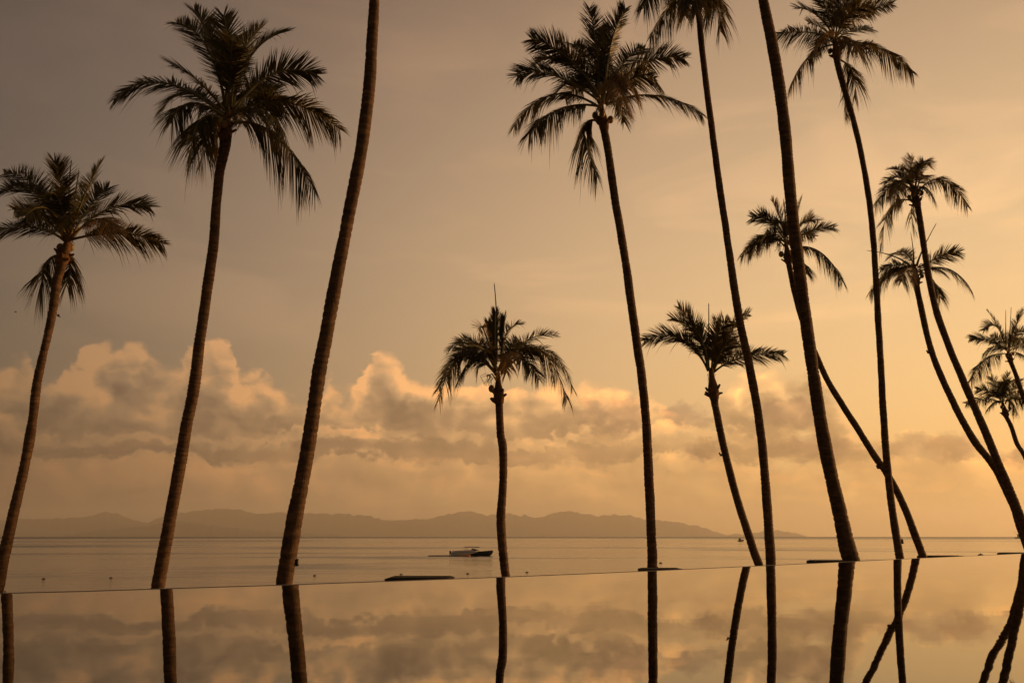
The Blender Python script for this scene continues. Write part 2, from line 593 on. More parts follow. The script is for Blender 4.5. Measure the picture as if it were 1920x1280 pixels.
def build_hills(name, ridge, dist, depth):
    xs = []
    pts = []
    for (xa, ya), (xb, yb) in zip(ridge, ridge[1:]):
        k = max(1, int((xb - xa) / 3))
        for i in range(k):
            t = i / k
            pts.append((xa + (xb - xa) * t, ya + (yb - ya) * t))
    pts.append(ridge[-1])
    rows = 13
    v, f = [], []
    for i, (px, py) in enumerate(pts):
        top = at(px, py, dist)
        base = SEA_Z - drop(top.x, dist)
        wob = 1 if 0 < i < len(pts) - 1 else 0
        hgt = max(0.0, top.z - base) + wob * dist * (0.0019 * noise.fractal(Vector((px * 0.07, dist, 0)), 0.8, 2.1, 5))
        for j in range(rows):
            s = j / (rows - 1) * 2 - 1                # -1 front foot .. 0 crest .. 1 back foot
            fall = max(0.0, 1 - abs(s)) ** 1.25
            spur = 0.30 * math.sin(math.pi * min(1, abs(s))) * noise.fractal(Vector((px * 0.018, s * 1.7, dist * 0.01)), 1.0, 2.0, 4)
            sc = 1 + s * depth / dist
            z = base - 12 + (hgt + 12) * max(0, fall + spur * fall)
            v.append((top.x * sc, dist * sc, z))
    for i in range(len(pts) - 1):
        for j in range(rows - 1):
            a = i * rows + j
            f.append((a, a + rows, a + rows + 1, a + 1))
    tag(obj(name, v, f, M_HILL, smooth=True), kind='structure')


build_sea()
build_beach()
build_pool()
build_hills('hills', RIDGE_FAR, 33000, 2200)
build_hills('hills', RIDGE_NEAR, 27000, 1500)
build_hills('hills', RIDGE_EAST, 31000, 1200)


def build_haze():
    mb = MB()
    z0, z1 = -115.0, 940.0
    mb.box((0, 0, (z0 + z1) / 2), (78000, 78000, z1 - z0))
    m = bpy.data.materials.new('evening_haze')
    m.use_nodes = True
    N = Nodes(m.node_tree)
    out = N.new('ShaderNodeOutputMaterial')
    p = N.new('ShaderNodeVolumePrincipled')
    p.inputs['Color'].default_value = (0.95, 0.95, 0.95, 1)
    p.inputs['Density'].default_value = HAZE_DENSITY
    p.inputs['Anisotropy'].default_value = 0.45
    N.t.links.new(p.outputs[0], out.inputs['Volume'])
    o = mb.build('haze', m)
    tag(o, 'thin warm evening haze over the sea and hills', 'haze', kind='stuff')


build_haze()


# ------------------------------------------------------------------ palms
def spline(pts, n):
    """Catmull-Rom through (x, y, w) picture points, n samples, with even spacing in y"""
    P = [Vector(p) for p in pts]
    out = []
    seg = len(P) - 1
    for k in range(n):
        t = k / (n - 1) * seg
        i = min(int(t), seg - 1)
        t -= i
        a, b, c, d = P[max(i - 1, 0)], P[i], P[i + 1], P[min(i + 2, seg)]
        out.append(0.5 * ((2 * b) + (c - a) * t + (2 * a - 5 * b + 4 * c - d) * t * t + (3 * b - a - 3 * c + d) * t ** 3))
    return out


def make_trunk(root, pts, dist, lean, seed, top_r=None):
    rnd = random.Random(seed)
    # picture points, top first; carry on down to the beach
    p1, p0 = pts[-1], pts[-3]
    base_w = p1[2]
    world = []
    for x, y, w in spline(pts, 10 * len(pts)):
        k = (y - pts[0][1]) / max(1, (p1[1] - pts[0][1]))
        d = dist + lean * (1 - k)
        q = at(x, y, d)
        world.append((q, w * (q - EYE).length / F / 2))
    q, r = world[-1]
    prev = world[-8][0]
    gz = beach_z(q.x, q.y) - 0.35
    dirn = (q - prev).normalized()
    steps = 10
    L = (q.z - gz)
    for i in range(1, steps + 1):
        s = i / steps
        off = dirn * (L / max(0.2, -dirn.z)) * s * 0.8
        world.append((Vector((q.x + off.x * (1 - 0.35 * s), q.y + off.y * (1 - 0.35 * s), q.z - L * s)), r * (1 + 0.9 * max(0, s - 0.35) ** 1.6)))
    # resample every few centimetres so that leaf scars are modelled as rings
    acc = [0.0]
    for a, b in zip(world, world[1:]):
        acc.append(acc[-1] + (b[0] - a[0]).length)
    total = acc[-1]
    o = root.location
    step = 0.035
    n = int(total / step)
    sides = 14
    v, f = [], []
    ring_pos = 0.0
    next_ring = 0.07
    phase = 0.0
    i = 0
    # ring table
    rings = [0.0]
    while rings[-1] < total:
        rings.append(rings[-1] + rnd.uniform(0.075, 0.15))
    ri = 0
    for k in range(n + 1):
        s = total * k / n
        while i < len(acc) - 2 and acc[i + 1] < s:
            i += 1
        t = (s - acc[i]) / max(1e-6, acc[i + 1] - acc[i])
        c = world[i][0].lerp(world[i + 1][0], t)
        r = world[i][1] + (world[i + 1][1] - world[i][1]) * t
        tan = (world[min(i + 2, len(world) - 1)][0] - world[max(i - 1, 0)][0]).normalized()
        while rings[ri + 1] < s:
            ri += 1
        ph = (s - rings[ri]) / (rings[ri + 1] - rings[ri])
        bulge = 0.055 * (1 - ph) - 0.085 * max(0, 1 - abs(ph - 0.96) / 0.10)
        a = tan.cross(Vector((0, 1, 0)))
        a.normalize()
        b = tan.cross(a)
        for j in range(sides):
            th = 2 * math.pi * j / sides
            dirv = a * math.cos(th) + b * math.sin(th)
            wob = 1 + bulge + 0.10 * noise.noise(Vector((c.x * 1.3 + dirv.x * 0.8, c.y + dirv.y * 0.8, c.z * 1.6 + seed))) + 0.03 * noise.noise(Vector((dirv.x * 3 + seed, dirv.y * 3, s * 9)))
            v.append(c + dirv * (r * wob) - o)
    for k in range(n):
        for j in range(sides):
            q0 = k * sides
            f.append((q0 + j, q0 + sides + j, q0 + sides + (j + 1) % sides, q0 + (j + 1) % sides))
    f.append(tuple(range(sides)))
    return obj('trunk', v, f, M_TRUNK, root, smooth=True)


def bez(a, b, c, t):
    return a * ((1 - t) ** 2) + b * (2 * t * (1 - t)) + c * (t * t)


def make_frond(root, P0, Pm, P1, R, rnd, roll=None, style='', name='frond'):
    """a feather leaf: bent midrib with two rows of drooping leaflets; R = length of a full frond in metres"""
    o = root.location
    C = Pm * 2 - (P0 + P1) * 0.5
    length = sum((bez(P0, C, P1, (i + 1) / 12) - bez(P0, C, P1, i / 12)).length for i in range(12))
    rise = (P1.z - P0.z) / max(0.3, (P1 - P0).length)
    dry = 'dry' in style
    thin = 'thin' in style
    spear = 'spear' in style
    furled = 'furled' in style
    # older fronds hang: leaflets droop, younger stand in a V
    drp = max(0.08, min(0.85, 0.24 - (0.42 if rise > 0 else 0.85) * rise)) * rnd.uniform(0.8, 1.2)
    lift = math.radians(18 * rise + rnd.uniform(-6, 8))
    if roll is None:
        sideways = abs((P1 - P0).x) / max(0.2, (P1 - P0).length)
        roll = rnd.choice((-1, 1)) * (rnd.uniform(0.2, 0.5) + 0.85 * sideways * max(0.5, min(1, 0.8 + rise)))
    lmax = R * (0.275 if not thin else 0.2) * rnd.uniform(0.92, 1.08)
    if spear:
        lmax = R * 0.10
    if furled:
        lmax = R * 0.22
    w0 = R * 0.0052
    n = int(max(50, 124 * min(1.1, length / R + 0.12)))
    if thin:
        n = int(n * 0.55)
    v, f = [], []
    out_h = Vector(((P1 - P0).x, (P1 - P0).y, 0))
    if out_h.length < 0.05:
        out_h = Vector((rnd.uniform(-1, 1), rnd.uniform(-1, 1), 0))
    out_h.normalize()
    clump = rnd.uniform(0, 10)
    t0 = 0.16 if not spear else 0.05
    for side in (-1, 1):
        for i in range(n):
            t = t0 + (1 - t0) * (i + rnd.uniform(-0.3, 0.3)) / (n - 1)
            t = min(max(t, 0.0), 1.0)
            if rnd.random() < (0.06 if not thin else 0.25):
                continue
            p = bez(P0, C, P1, t)
            T = ((C - P0) * (2 * (1 - t)) + (P1 - C) * (2 * t))
            T.normalize()
            upv = Vector((0, 0, 1)) - out_h * 0.35
            Nn = upv - T * upv.dot(T)
            if Nn.length < 1e-3:
                Nn = -out_h
            Nn.normalize()
            S = T.cross(Nn)
            rl = roll * (0.55 + 0.45 * t)
            S2 = S * math.cos(rl) + Nn * math.sin(rl)
            N2 = Nn * math.cos(rl) - S * math.sin(rl)
            prof = (0.55 + 0.45 * math.sin(min(1, (t - t0) / 0.42) * math.pi / 2)) if t < 0.55 else (1 - 0.55 * ((t - 0.55) / 0.45) ** 1.8)
            L = lmax * prof * rnd.uniform(0.82, 1.1)
            al = math.radians(66 - 32 * t + rnd.uniform(-7, 7) + 9 * math.sin(t * 23 + clump + side))
            if spear:
                al = math.radians(4 + rnd.uniform(-3, 3))
            if furled:
                al = math.radians(17 + rnd.uniform(-7, 9))
            li = lift + math.radians(rnd.uniform(-9, 9))
            d = T * math.cos(al) + (S2 * (side * math.cos(li)) + N2 * math.sin(li)) * math.sin(al)
            g = drp * rnd.uniform(0.7, 1.35) * (1.0 + 0.35 * math.sin(t * 17 + clump * 2 + side))
            if spear:
                g *= 0.15
            if rnd.random() < 0.04:
                g += 0.6                              # broken leaflets hang straight down
            wd = T - d * T.dot(d)
            if wd.length < 0.15:
                wd = N2 - d * N2.dot(d)
            wd.normalize()
            wd = (wd + N2 * rnd.uniform(-0.5, 0.5)).normalized()
            w = w0 * rnd.uniform(0.8, 1.15) * (0.7 + 0.3 * prof) * (1.2 if spear else 1.0)
            base = len(v)
            for s, ws in ((0.0, 0.6), (0.30, 1.0), (0.68, 0.58), (1.0, 0.0)):
                q = p + d * (L * s) + Vector((0, 0, -1)) * (g * L * s * s) - o
                if ws:
                    v.append(q + wd * (w * ws))
                    v.append(q - wd * (w * ws))
                else:
                    v.append(q)
            f += [(base, base + 1, base + 3, base + 2), (base + 2, base + 3, base + 5, base + 4), (base + 4, base + 5, base + 6)]
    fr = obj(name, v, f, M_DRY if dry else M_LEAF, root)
    mb = MB()
    pts, rad = [], []
    for i in range(13):
        t = i / 12
        pts.append(bez(P0, C, P1, t) - o)
        rad.append(R * (0.0135 * (1 - t) ** 1.3 + 0.0022) * (1.5 if spear else 1.0))
    mb.tube(pts, rad, 5)
    mb.build('midrib', M_DRY if dry else M_RIB, fr, smooth=True)
    return fr


def make_crown_base(root, q, axis, r, rnd, nuts, flowers):
    """old leaf bases and fibre under the crown, flower stalks and coconuts"""
    o = root.location
    mb = MB()
    n = 11
    L = r * 7
    pts, rad = [], []
    for i in range(n):
        s = i / (n - 1)
        pts.append(q - o - axis * (r * 2.6) + axis * (L * s))
        rad.append(r * (1.0 + 0.5 * math.sin(math.pi * min(1, s * 1.5)) * (1 - 0.5 * s)) * (1 - 0.5 * s))
    mb.tube(pts, rad, 10)
    a = axis.cross(Vector((0, 1, 0))).normalized()
    b = axis.cross(a)
    sheath = mb.build('crown_base', M_BOOT, root, smooth=True)
    for i in range(9):                                # cut leaf stubs
        th = i * 2.4 + rnd.uniform(-0.3, 0.3)
        dv = a * math.cos(th) + b * math.sin(th)
        s0 = q - o - axis * r * rnd.uniform(-0.2, 2.4)
        m2 = MB()
        m2.tube([s0 + dv * r * 0.5, s0 + dv * r * 1.3 + axis * r * 0.4, s0 + dv * r * rnd.uniform(1.6, 2.3) + axis * r * rnd.uniform(0.5, 1.1)], [r * 0.42, r * 0.34, r * 0.22], 5)
        m2.build('leaf_stub', M_BOOT, sheath)
    for i in range(flowers):
        th = rnd.uniform(0, 6.28)
        dv = a * math.cos(th) + b * math.sin(th)
        s0 = q - o + axis * r * 2
        m2 = MB()
        e = s0 + dv * r * 4.0 + axis * r * 2.2
        m2.tube([s0, s0 + dv * r * 2 + axis * r * 2.4, e], [r * 0.22, r * 0.16, r * 0.1], 5)
        for k in range(14):
            t = rnd.uniform(0.3, 1)
            p0 = s0.lerp(e, t) + axis * r * 0.7
            m2.tube([p0, p0 + dv * r * rnd.uniform(0.2, 1.2) + Vector((rnd.uniform(-1, 1), rnd.uniform(-1, 1), -0.6)) * r,
                     p0 + dv * r * 0.8 + Vector((rnd.uniform(-1, 1), rnd.uniform(-1, 1), -2.4)) * r], [r * 0.07, r * 0.06, r * 0.03], 3)
        m2.build('flower_stalk', M_DRY, root)
    for i in range(nuts):
        th = rnd.uniform(0, 6.28)
        dv = a * math.cos(th) + b * math.sin(th)
        c = q - o + dv * r * rnd.uniform(1.7, 2.3) + axis * r * rnd.uniform(0.2, 1.9)
        m2 = MB()
        rr = r * rnd.uniform(0.62, 0.8)
        pts = [c + Vector((0, 0, rr * 1.2 * math.cos(math.pi * k / 6))) for k in range(7)]
        m2.tube(pts, [max(0.01, rr * math.sin(math.pi * k / 6)) for k in range(7)], 8)
        m2.build('coconut', M_NUT, root, smooth=True)


def palm(label, dist, trunk, crown, fronds, R_px, lean=0.0, seed=1, nuts=3, flowers=2, extra=6, spread=1.0):
    """trunk: (x, y, width) in picture points from the top down; fronds: (mid x, mid y, tip x, tip y[, depth in frond lengths[, style]])"""
    rnd = random.Random(seed * 77 + 5)
    tw = at(trunk[-1][0], trunk[-1][1], dist)
    root = empty('palm_tree', (tw.x, tw.y, beach_z(tw.x, tw.y)))
    tag(root, label, 'palm tree', 'coconut palms on the beach')
    make_trunk(root, trunk, dist, lean, seed)
    dt = dist + lean
    top = at(trunk[0][0], trunk[0][1], dt)
    nxt = at(trunk[2][0], trunk[2][1], dt)
    axis = (top - nxt).normalized()
    r = trunk[0][2] * dt / F / 2
    make_crown_base(root, top, axis, r, rnd, nuts, flowers)
    R = R_px * dt / F
    c0 = at(crown[0], crown[1], dt)
    # the crown's growing axis: fronds leave it at different heights, lowest first
    for fr in fronds:
        mx, my, tx, ty = fr[:4]
        style = fr[5] if len(fr) > 5 else ''
        px_len = math.hypot(tx - crown[0], ty - crown[1])
        dep = fr[4] if len(fr) > 4 and fr[4] is not None else rnd.choice((-1, 1)) * rnd.uniform(0.1, 0.35) + rnd.choice((-1, 1)) * math.sqrt(max(0, 1 - (px_len / R_px) ** 2)) * 0.45
        dep *= R
        down = max(-1, min(1, (ty - crown[1]) / R_px))
        start = c0 + axis * (-down * R * 0.10 + R * 0.02)
        ang = rnd.uniform(0, 6.28)
        start += Vector((math.copysign(r * 0.6, tx - crown[0]), math.copysign(r * 0.5, dep), 0))
        if len(fr) > 6:
            start = at(fr[6], fr[7], dt)
        pm, pt = at(mx, my, dt + dep * 0.55), at(tx, ty, dt + dep)
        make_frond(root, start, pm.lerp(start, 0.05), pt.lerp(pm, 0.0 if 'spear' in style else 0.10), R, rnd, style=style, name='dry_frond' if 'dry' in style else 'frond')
    for i in range((extra + 1) // 2):                            # fronds towards and away from the camera fill the heart of the crown
        th = rnd.choice((0.5, 1.5)) * math.pi + rnd.uniform(-0.75, 0.75)
        e = math.radians(rnd.uniform(18, 72))
        hd = Vector((math.cos(th), math.sin(th), 0))
        L = R * rnd.uniform(0.75, 0.95)
        st = c0 + axis * R * 0.03
        mid = st + (hd * math.cos(e) + Vector((0, 0, math.sin(e)))) * L * 0.52
        tip = mid + (hd * math.cos(e - 0.7) + Vector((0, 0, math.sin(e - 0.9)))) * L * 0.48
        make_frond(root, st, mid, tip, R, rnd, name='frond')
    return root


def free_crown(n, cx, cy, r_px, rnd):
    out = []
    for i in range(n):
        a = 2 * math.pi * i / n + rnd.uniform(-0.15, 0.15)
        e = rnd.uniform(-0.25, 0.9)
        L = r_px * rnd.uniform(0.85, 1.05)
        out.append((cx + math.cos(a) * L * 0.5 * math.cos(e), cy - L * 0.5 * math.sin(e), cx + math.cos(a) * L * math.cos(e * 0.6), cy - L * (0.85 * math.sin(e) - 0.32), math.sin(a) * 0.8))
    return out


PALMS = {}
PALMS['A'] = palm('leftmost palm, its trunk leaning out of the frame at the lower left corner', 26.5,
     [(121, 474, 19), (113, 505, 16), (106, 530, 15), (99, 580, 14), (89, 630, 13), (77, 680, 13.5), (67, 730, 15), (62, 780, 14.5), (54, 830, 16), (44, 880, 16), (33, 930, 16), (21, 980, 17), (10, 1030, 18), (0, 1080, 18.5), (-7, 1112, 19)],
     (124, 455),
     [(66, 346, 2, 324), (64, 358, -8, 362, 0.2), (72, 404, 22, 393, 0.5), (50, 424, -48, 446, 0.1), (115, 352, 101, 297), (129, 372, 133, 306, 0.1, 'spear'), (139, 384, 147, 326, -0.1, 'spear dry'),
      (158, 366, 191, 301), (208, 388, 289, 388, 0.15), (228, 437, 314, 459, -0.1), (186, 408, 223, 436, -0.5, 'dry'), (82, 500, 80, 572, 0.2, '', 116, 478), (132, 492, 124, 540, 0.3, '', 124, 470),
      (170, 384, 206, 348, 0.4), (90, 402, 40, 420, -0.6)], 190, seed=1, nuts=2)

PALMS['B'] = palm('palm with a full dark crown, second from the left edge', 29.0,
     [(424, 245, 20), (422, 270, 20), (419, 290, 18), (411, 327, 16), (405, 394, 16.5), (400, 462, 17), (390, 529, 18), (381, 596, 18), (371.5, 663, 19), (363, 730, 20), (349.5, 798, 20.5), (338, 865, 21), (326, 932, 21), (314, 999, 21.5), (302, 1066, 22), (296, 1104, 23)],
     (426, 222),
     [(300, 152, 205, 190, 0.1), (372, 152, 322, 120, -0.55), (386, 84, 327, 38), (394, 74, 362, 16), (428, 98, 418, 22, -0.2), (440, 110, 432, 60, 0.5), (450, 110, 492, 42), (474, 98, 546, 55), (514, 136, 602, 140, 0.2),
      (536, 190, 648, 248, -0.1), (516, 252, 599, 370, 0.1), (372, 226, 356, 304, -0.4), (390, 236, 377, 310, 0.3), (352, 192, 318, 236, -0.4), (492, 206, 540, 256, -0.5), (352, 170, 300, 208, 0.45), (474, 170, 530, 196, 0.5)], 232, seed=2, nuts=5, extra=8)

PALMS['C'] = palm('thick leaning trunk left of centre that runs out of the top of the picture', 18.0,
     [(699, -260, 15), (701, -200, 15.5), (703, -120, 16), (703.5, -60, 16.5), (702, 0, 17.5), (697, 87, 20), (691, 175, 21.5), (680, 262, 22), (664.5, 350, 23), (647, 437, 23), (630, 525, 24), (614, 612, 25), (598, 700, 25.5), (585, 787, 26), (571, 875, 27), (554, 962, 28), (540, 1050, 29.5), (533, 1097, 30)],
     (699, -285), free_crown(16, 699, -290, 270, random.Random(4)), 300, seed=3, extra=3)

PALMS['D'] = palm('shortest palm, in the centre, with a mop of drooping fronds and a tall spear leaf', 27.0,
     [(935, 735, 17), (935.5, 745, 15), (936, 760, 14), (938.5, 813, 14.5), (942.5, 836, 15.5), (944, 881, 14.5), (942, 926, 15), (939, 972, 16), (941.5, 1017, 16), (946, 1062, 15.5), (949, 1083, 15.5)],
     (935, 700),
     [(931, 600, 927, 536, 0, 'spear'), (928, 622, 929, 582, -0.1, 'furled'), (941, 628, 945, 590, 0.1, 'furled'), (922, 634, 915, 600, 0.2, 'furled'), (950, 622, 982, 606, 0.1, 'thin'), (904, 612, 897, 640, -0.3, 'dry thin'), (882, 636, 834, 661, 0.2, 'thin'), (868, 656, 818, 760, 0.1), (888, 672, 858, 716, -0.4),
      (990, 636, 1048, 627, 0.2, 'thin'), (1008, 650, 1070, 758, -0.1), (1022, 652, 1079, 735, 0.25), (976, 668, 1014, 716, -0.4), (862, 662, 817, 738, 0.35), (948, 660, 950, 702, -0.7, 'dry'), (902, 640, 880, 690, 0.6), (968, 640, 1000, 676, 0.6), (915, 650, 892, 700, -0.6)], 150, seed=4, nuts=1, flowers=1, extra=3)

PALMS['E'] = palm('tall palm right of centre with a wide ragged crown', 33.0,
     [(1131, 225, 17), (1132.5, 240, 15), (1135, 256, 14), (1141.5, 290, 14), (1151, 361, 14.5), (1163, 431, 14.5), (1174.5, 501, 15), (1184, 572, 15.5), (1194, 642, 16), (1204, 712, 16), (1211, 783, 16), (1214.6, 853, 16.5), (1218, 923, 17), (1221, 994, 17), (1223, 1040, 17.5), (1223, 1071, 18)],
     (1131, 200),
     [(1118, 90, 1104, 8), (1146, 80, 1175, 10), (1064, 106, 990, 70), (1058, 112, 1000, 120, 0.4), (1032, 138, 964, 144, -0.2), (1032, 176, 957, 244, 0.1), (1048, 204, 986, 256, -0.35), (1210, 116, 1291, 110, 0.2), (1200, 140, 1240, 164, -0.5),
      (1232, 178, 1324, 218, -0.1), (1094, 244, 1123, 340, 0.2, '', 1128, 228), (1166, 142, 1202, 184, -0.6, 'dry'), (1104, 110, 1072, 80, 0.5), (1170, 116, 1213, 88, 0.5), (1150, 150, 1170, 200, -0.8, 'dry'), (1080, 150, 1030, 190, 0.6), (1130, 100, 1138, 50, 0.3)], 192, seed=5, nuts=4, extra=7)

PALMS['F'] = palm('small upright palm with spread fronds half hidden by a passing trunk', 45.0,
     [(1337, 726, 17), (1338.5, 738, 16), (1340, 752, 14), (1342, 765, 13), (1358.5, 844, 13), (1380, 928, 13.5), (1407, 1013, 14.5), (1424, 1061, 15)],
     (1335, 704),
     [(1276, 632, 1201, 640, 0.1), (1306, 624, 1269, 570), (1302, 622, 1256, 594, 0.3), (1329, 634, 1329, 574, 0, 'spear'), (1345, 644, 1354, 588), (1362, 626, 1408, 585), (1396, 668, 1476, 664, 0.1), (1362, 655, 1386, 642, 0.5), (1304, 658, 1270, 632, 0.4), (1318, 640, 1296, 610, -0.4), (1352, 660, 1376, 620, -0.4)], 152, seed=6, nuts=1, flowers=1, extra=3)

PALMS['G'] = palm('slim tall palm whose crown is cut by the top edge, beside the thick trunk', 35.0,
     [(1305, -22, 12), (1306, -8, 11), (1308, 4, 10), (1315.5, 84, 10.5), (1325.5, 169, 11), (1336.5, 253, 11.5), (1347.5, 338, 12), (1360, 422, 12.5), (1372, 506, 13.5), (1385, 591, 14.5), (1403, 675, 15), (1419, 760, 15), (1430, 844, 15.5), (1437, 928, 16), (1443, 1013, 17), (1446, 1062, 17.5)],
     (1304, -40),
     [(1262, 2, 1214, 78, 0.1), (1240, -40, 1203, 22, -0.3), (1340, -4, 1352, 66, 0.2), (1290, -16, 1282, 34, -0.6), (1330, -22, 1366, 18, -0.5), (1322, -20, 1326, 30, 0.6), (1260, -90, 1180, -80), (1270, -120, 1220, -170), (1305, -130, 1300, -210), (1340, -125, 1385, -180), (1360, -95, 1440, -90), (1300, -30, 1310, 26, -0.8)], 170, seed=7, nuts=2, extra=5)

PALMS['H'] = palm('thickest trunk on the right, crossing the picture from pool edge to top', 27.0,
     [(1372, -250, 13), (1384, -190, 13.5), (1400, -120, 14), (1416, -60, 15), (1431, 0, 16.5), (1448, 84, 19.5), (1462.5, 169, 20), (1472.5, 253, 20), (1480, 338, 20), (1488, 422, 20.5), (1499, 506, 21), (1510, 591, 21), (1521.5, 675, 21.5), (1534, 760, 22), (1548.5, 844, 23), (1567, 928, 24), (1586, 1013, 27), (1597, 1053, 29)],
     (1370, -275), free_crown(16, 1370, -280, 240, random.Random(9)), 260, seed=8, extra=3)

PALMS['I'] = palm('palm whose crown sits behind the thick trunk and whose base slants far to the right', 42.0,
     [(1477, 478, 13), (1478, 488, 11.5), (1480, 498, 10), (1486, 530, 10), (1493, 560, 10), (1508, 612, 10), (1527, 659, 10.5), (1552, 713, 10.5), (1578, 757, 11), (1608, 803, 11), (1639, 853, 11.5), (1662, 886, 12), (1689, 935, 12), (1712, 992, 12.5), (1732, 1047, 13)],
     (1478, 462),
     [(1440, 412, 1407, 408), (1430, 444, 1385, 486, 0.1), (1464, 414, 1446, 372, 0.1, 'dry'), (1473, 420, 1468, 377), (1490, 414, 1504, 368), (1506, 418, 1524, 410), (1526, 430, 1567, 426), (1540, 472, 1584, 534), (1506, 488, 1513, 516, -0.3), (1450, 436, 1432, 440, -0.4), (1460, 426, 1420, 398, 0.5), (1500, 440, 1530, 444, 0.5)], 112, seed=9, nuts=3, extra=5)

PALMS['J'] = palm('palm at the upper right with golden flower stalks, its crown touching the top', 40.0,
     [(1568, 96, 14), (1569.5, 108, 12), (1571, 122, 10.5), (1583, 166, 10), (1603, 236, 9.5), (1618.5, 307, 9.5), (1630, 377, 10), (1638, 455, 10), (1643, 533, 10.5), (1647.5, 611, 11), (1652, 689, 11), (1656, 767, 11.5), (1661.5, 846, 12), (1669, 924, 12.5), (1679, 994, 13), (1688, 1049, 13.5)],
     (1567, 76),
     [(1508, 60, 1452, 64), (1528, 26, 1489, 14), (1552, 26, 1537, -16), (1566, 24, 1566, -24, -0.2), (1594, 26, 1626, -18), (1618, 24, 1678, 6), (1654, 92, 1718, 142), (1604, 86, 1636, 80, -0.4), (1512, 110, 1475, 178, 0.1), (1600, 138, 1602, 188, 0.3, '', 1574, 112),
      (1584, 180, 1585, 226, 0.2, 'thin', 1576, 135), (1540, 52, 1514, 42, 0.5), (1602, 56, 1637, 54, 0.4), (1550, 62, 1530, 80, -0.6, 'dry'), (1588, 70, 1610, 96, -0.6, 'dry')], 138, seed=10, nuts=4, flowers=4, extra=5)

PALMS['K'] = palm('palm with a curved trunk and the higher of two crowns near the right edge', 38.0,
     [(1717, 372, 13), (1719, 382, 11.5), (1722, 392, 10), (1728, 432, 10), (1736, 486, 10), (1746, 541, 10.5), (1760, 596, 11), (1783, 658, 11), (1806, 713, 12), (1829.5, 767.5, 12.5), (1853, 822, 13), (1872.5, 869, 13), (1892, 916, 13.5), (1911.5, 963, 13.5), (1927, 1002, 14), (1941, 1040, 14)],
     (1716, 360),
     [(1770, 336, 1819, 394), (1676, 342, 1637, 394), (1694, 322, 1669, 316), (1710, 324, 1707, 290, 0, 'dry'), (1727, 310, 1744, 312, 0.2), (1730, 328, 1742, 338, -0.4, 'dry'), (1668, 390, 1650, 480, 0.2, '', 1714, 378), (1708, 400, 1720, 440, 0.3, 'thin'), (1686, 346, 1676, 384, -0.5, 'dry'), (1700, 330, 1690, 350, -0.7), (1735, 350, 1752, 372, -0.4), (1690, 330, 1655, 344, 0.4)], 112, seed=11, nuts=4, flowers=3, extra=4)

PALMS['L'] = palm('palm with bare spear leaves, lower crown of the crossing pair near the right edge', 41.0,
     [(1717, 520, 12), (1718, 530, 11), (1719, 538, 10), (1728, 580, 10), (1740, 635, 10), (1755, 681.5, 10.5), (1779, 736, 11), (1802, 783, 11.5), (1829.5, 830, 12), (1861, 869, 12), (1880, 904, 12.5), (1900, 947, 12.5), (1916, 994, 13), (1932, 1040, 13)],
     (1718, 508),
     [(1713, 474, 1708, 438, 0, 'spear'), (1732, 464, 1754, 422, 0.1, 'spear'), (1676, 480, 1628, 470, 0.1, 'thin spear'), (1682, 496, 1648, 506, -0.2), (1668, 508, 1626, 554, 0.1), (1762, 482, 1802, 472), (1782, 504, 1827, 550), (1750, 524, 1764, 562, -0.3), (1690, 500, 1660, 520, 0.5), (1745, 500, 1775, 515, 0.5), (1700, 505, 1690, 530, -0.6, 'dry')], 115, seed=12, nuts=2, extra=2)

PALMS['M'] = palm('palm cut by the right edge, the upper of the two small crowns there', 50.0,
     [(1893, 668, 8.5), (1894.5, 674, 8), (1896, 680, 7), (1905, 703, 7), (1918, 741, 7.5), (1936, 792, 8), (1956, 850, 8.5), (1976, 910, 9), (1996, 970, 9.5), (2014, 1030, 10)],
     (1892, 660),
     [(1850, 636, 1815, 634), (1850, 672, 1817, 718), (1866, 650, 1842, 664, -0.3), (1870, 610, 1849, 580, 0, 'thin'), (1868, 610, 1842, 620), (1886, 620, 1886, 584, 0, 'spear'), (1894, 618, 1896, 578, 0, 'spear'), (1903, 614, 1920, 577), (1908, 622, 1934, 626), (1916, 646, 1940, 658), (1916, 664, 1948, 694), (1876, 636, 1856, 630, -0.5), (1905, 640, 1925, 636, 0.5)], 84, seed=13, nuts=3, flowers=1, extra=4)

PALMS['N'] = palm('smallest crown at the right edge, just below the other cut palm', 52.0,
     [(1884, 770, 9), (1885, 775, 8), (1887, 781, 7), (1897, 801, 7), (1907, 831, 7), (1921, 854, 7.5), (1944, 902, 8), (1966, 950, 8.5), (1988, 1000, 9), (2006, 1038, 9.5)],
     (1881, 756),
     [(1846, 748, 1808, 758), (1856, 734, 1829, 730), (1870, 730, 1857, 704), (1884, 728, 1891, 696), (1897, 732, 1914, 708), (1904, 740, 1928, 732), (1905, 746, 1928, 764), (1866, 752, 1848, 770, -0.4), (1895, 750, 1908, 776, -0.4), (1872, 740, 1850, 742, 0.5)], 76, seed=14, nuts=2, flowers=0, extra=5)


# ------------------------------------------------------------------ things on the water
def lathe_hull(stations):
    """boat hull from stations (x, half beam, deck z, keel z): closed mesh with deck"""
    v, f = [], []
    for x, b, zd, zk in stations:
        v += [(x, -b, zd), (x, -b * 0.92, zk * 0.35 + zd * 0.65), (x, -b * 0.55, zk * 0.85), (x, 0, zk), (x, b * 0.55, zk * 0.85), (x, b * 0.92, zk * 0.35 + zd * 0.65), (x, b, zd), (x, 0, zd + 0.03)]
    m = 8
    for i in range(len(stations) - 1):
        for k in range(m):
            a, b2 = i * m + k, i * m + (k + 1) % m
            f.append((a, b2, b2 + m, a + m))
    f.append(tuple(range(m)))
    f.append(tuple(range((len(stations) - 1) * m, len(stations) * m))[::-1])
    return v, f


def sea_point(x, y):
    r = ray(x, y)
    q = EYE + r * ((SEA_Z - EYE.z) / r.z)
    q.z = SEA_Z - drop(q.x, q.y)
    return q


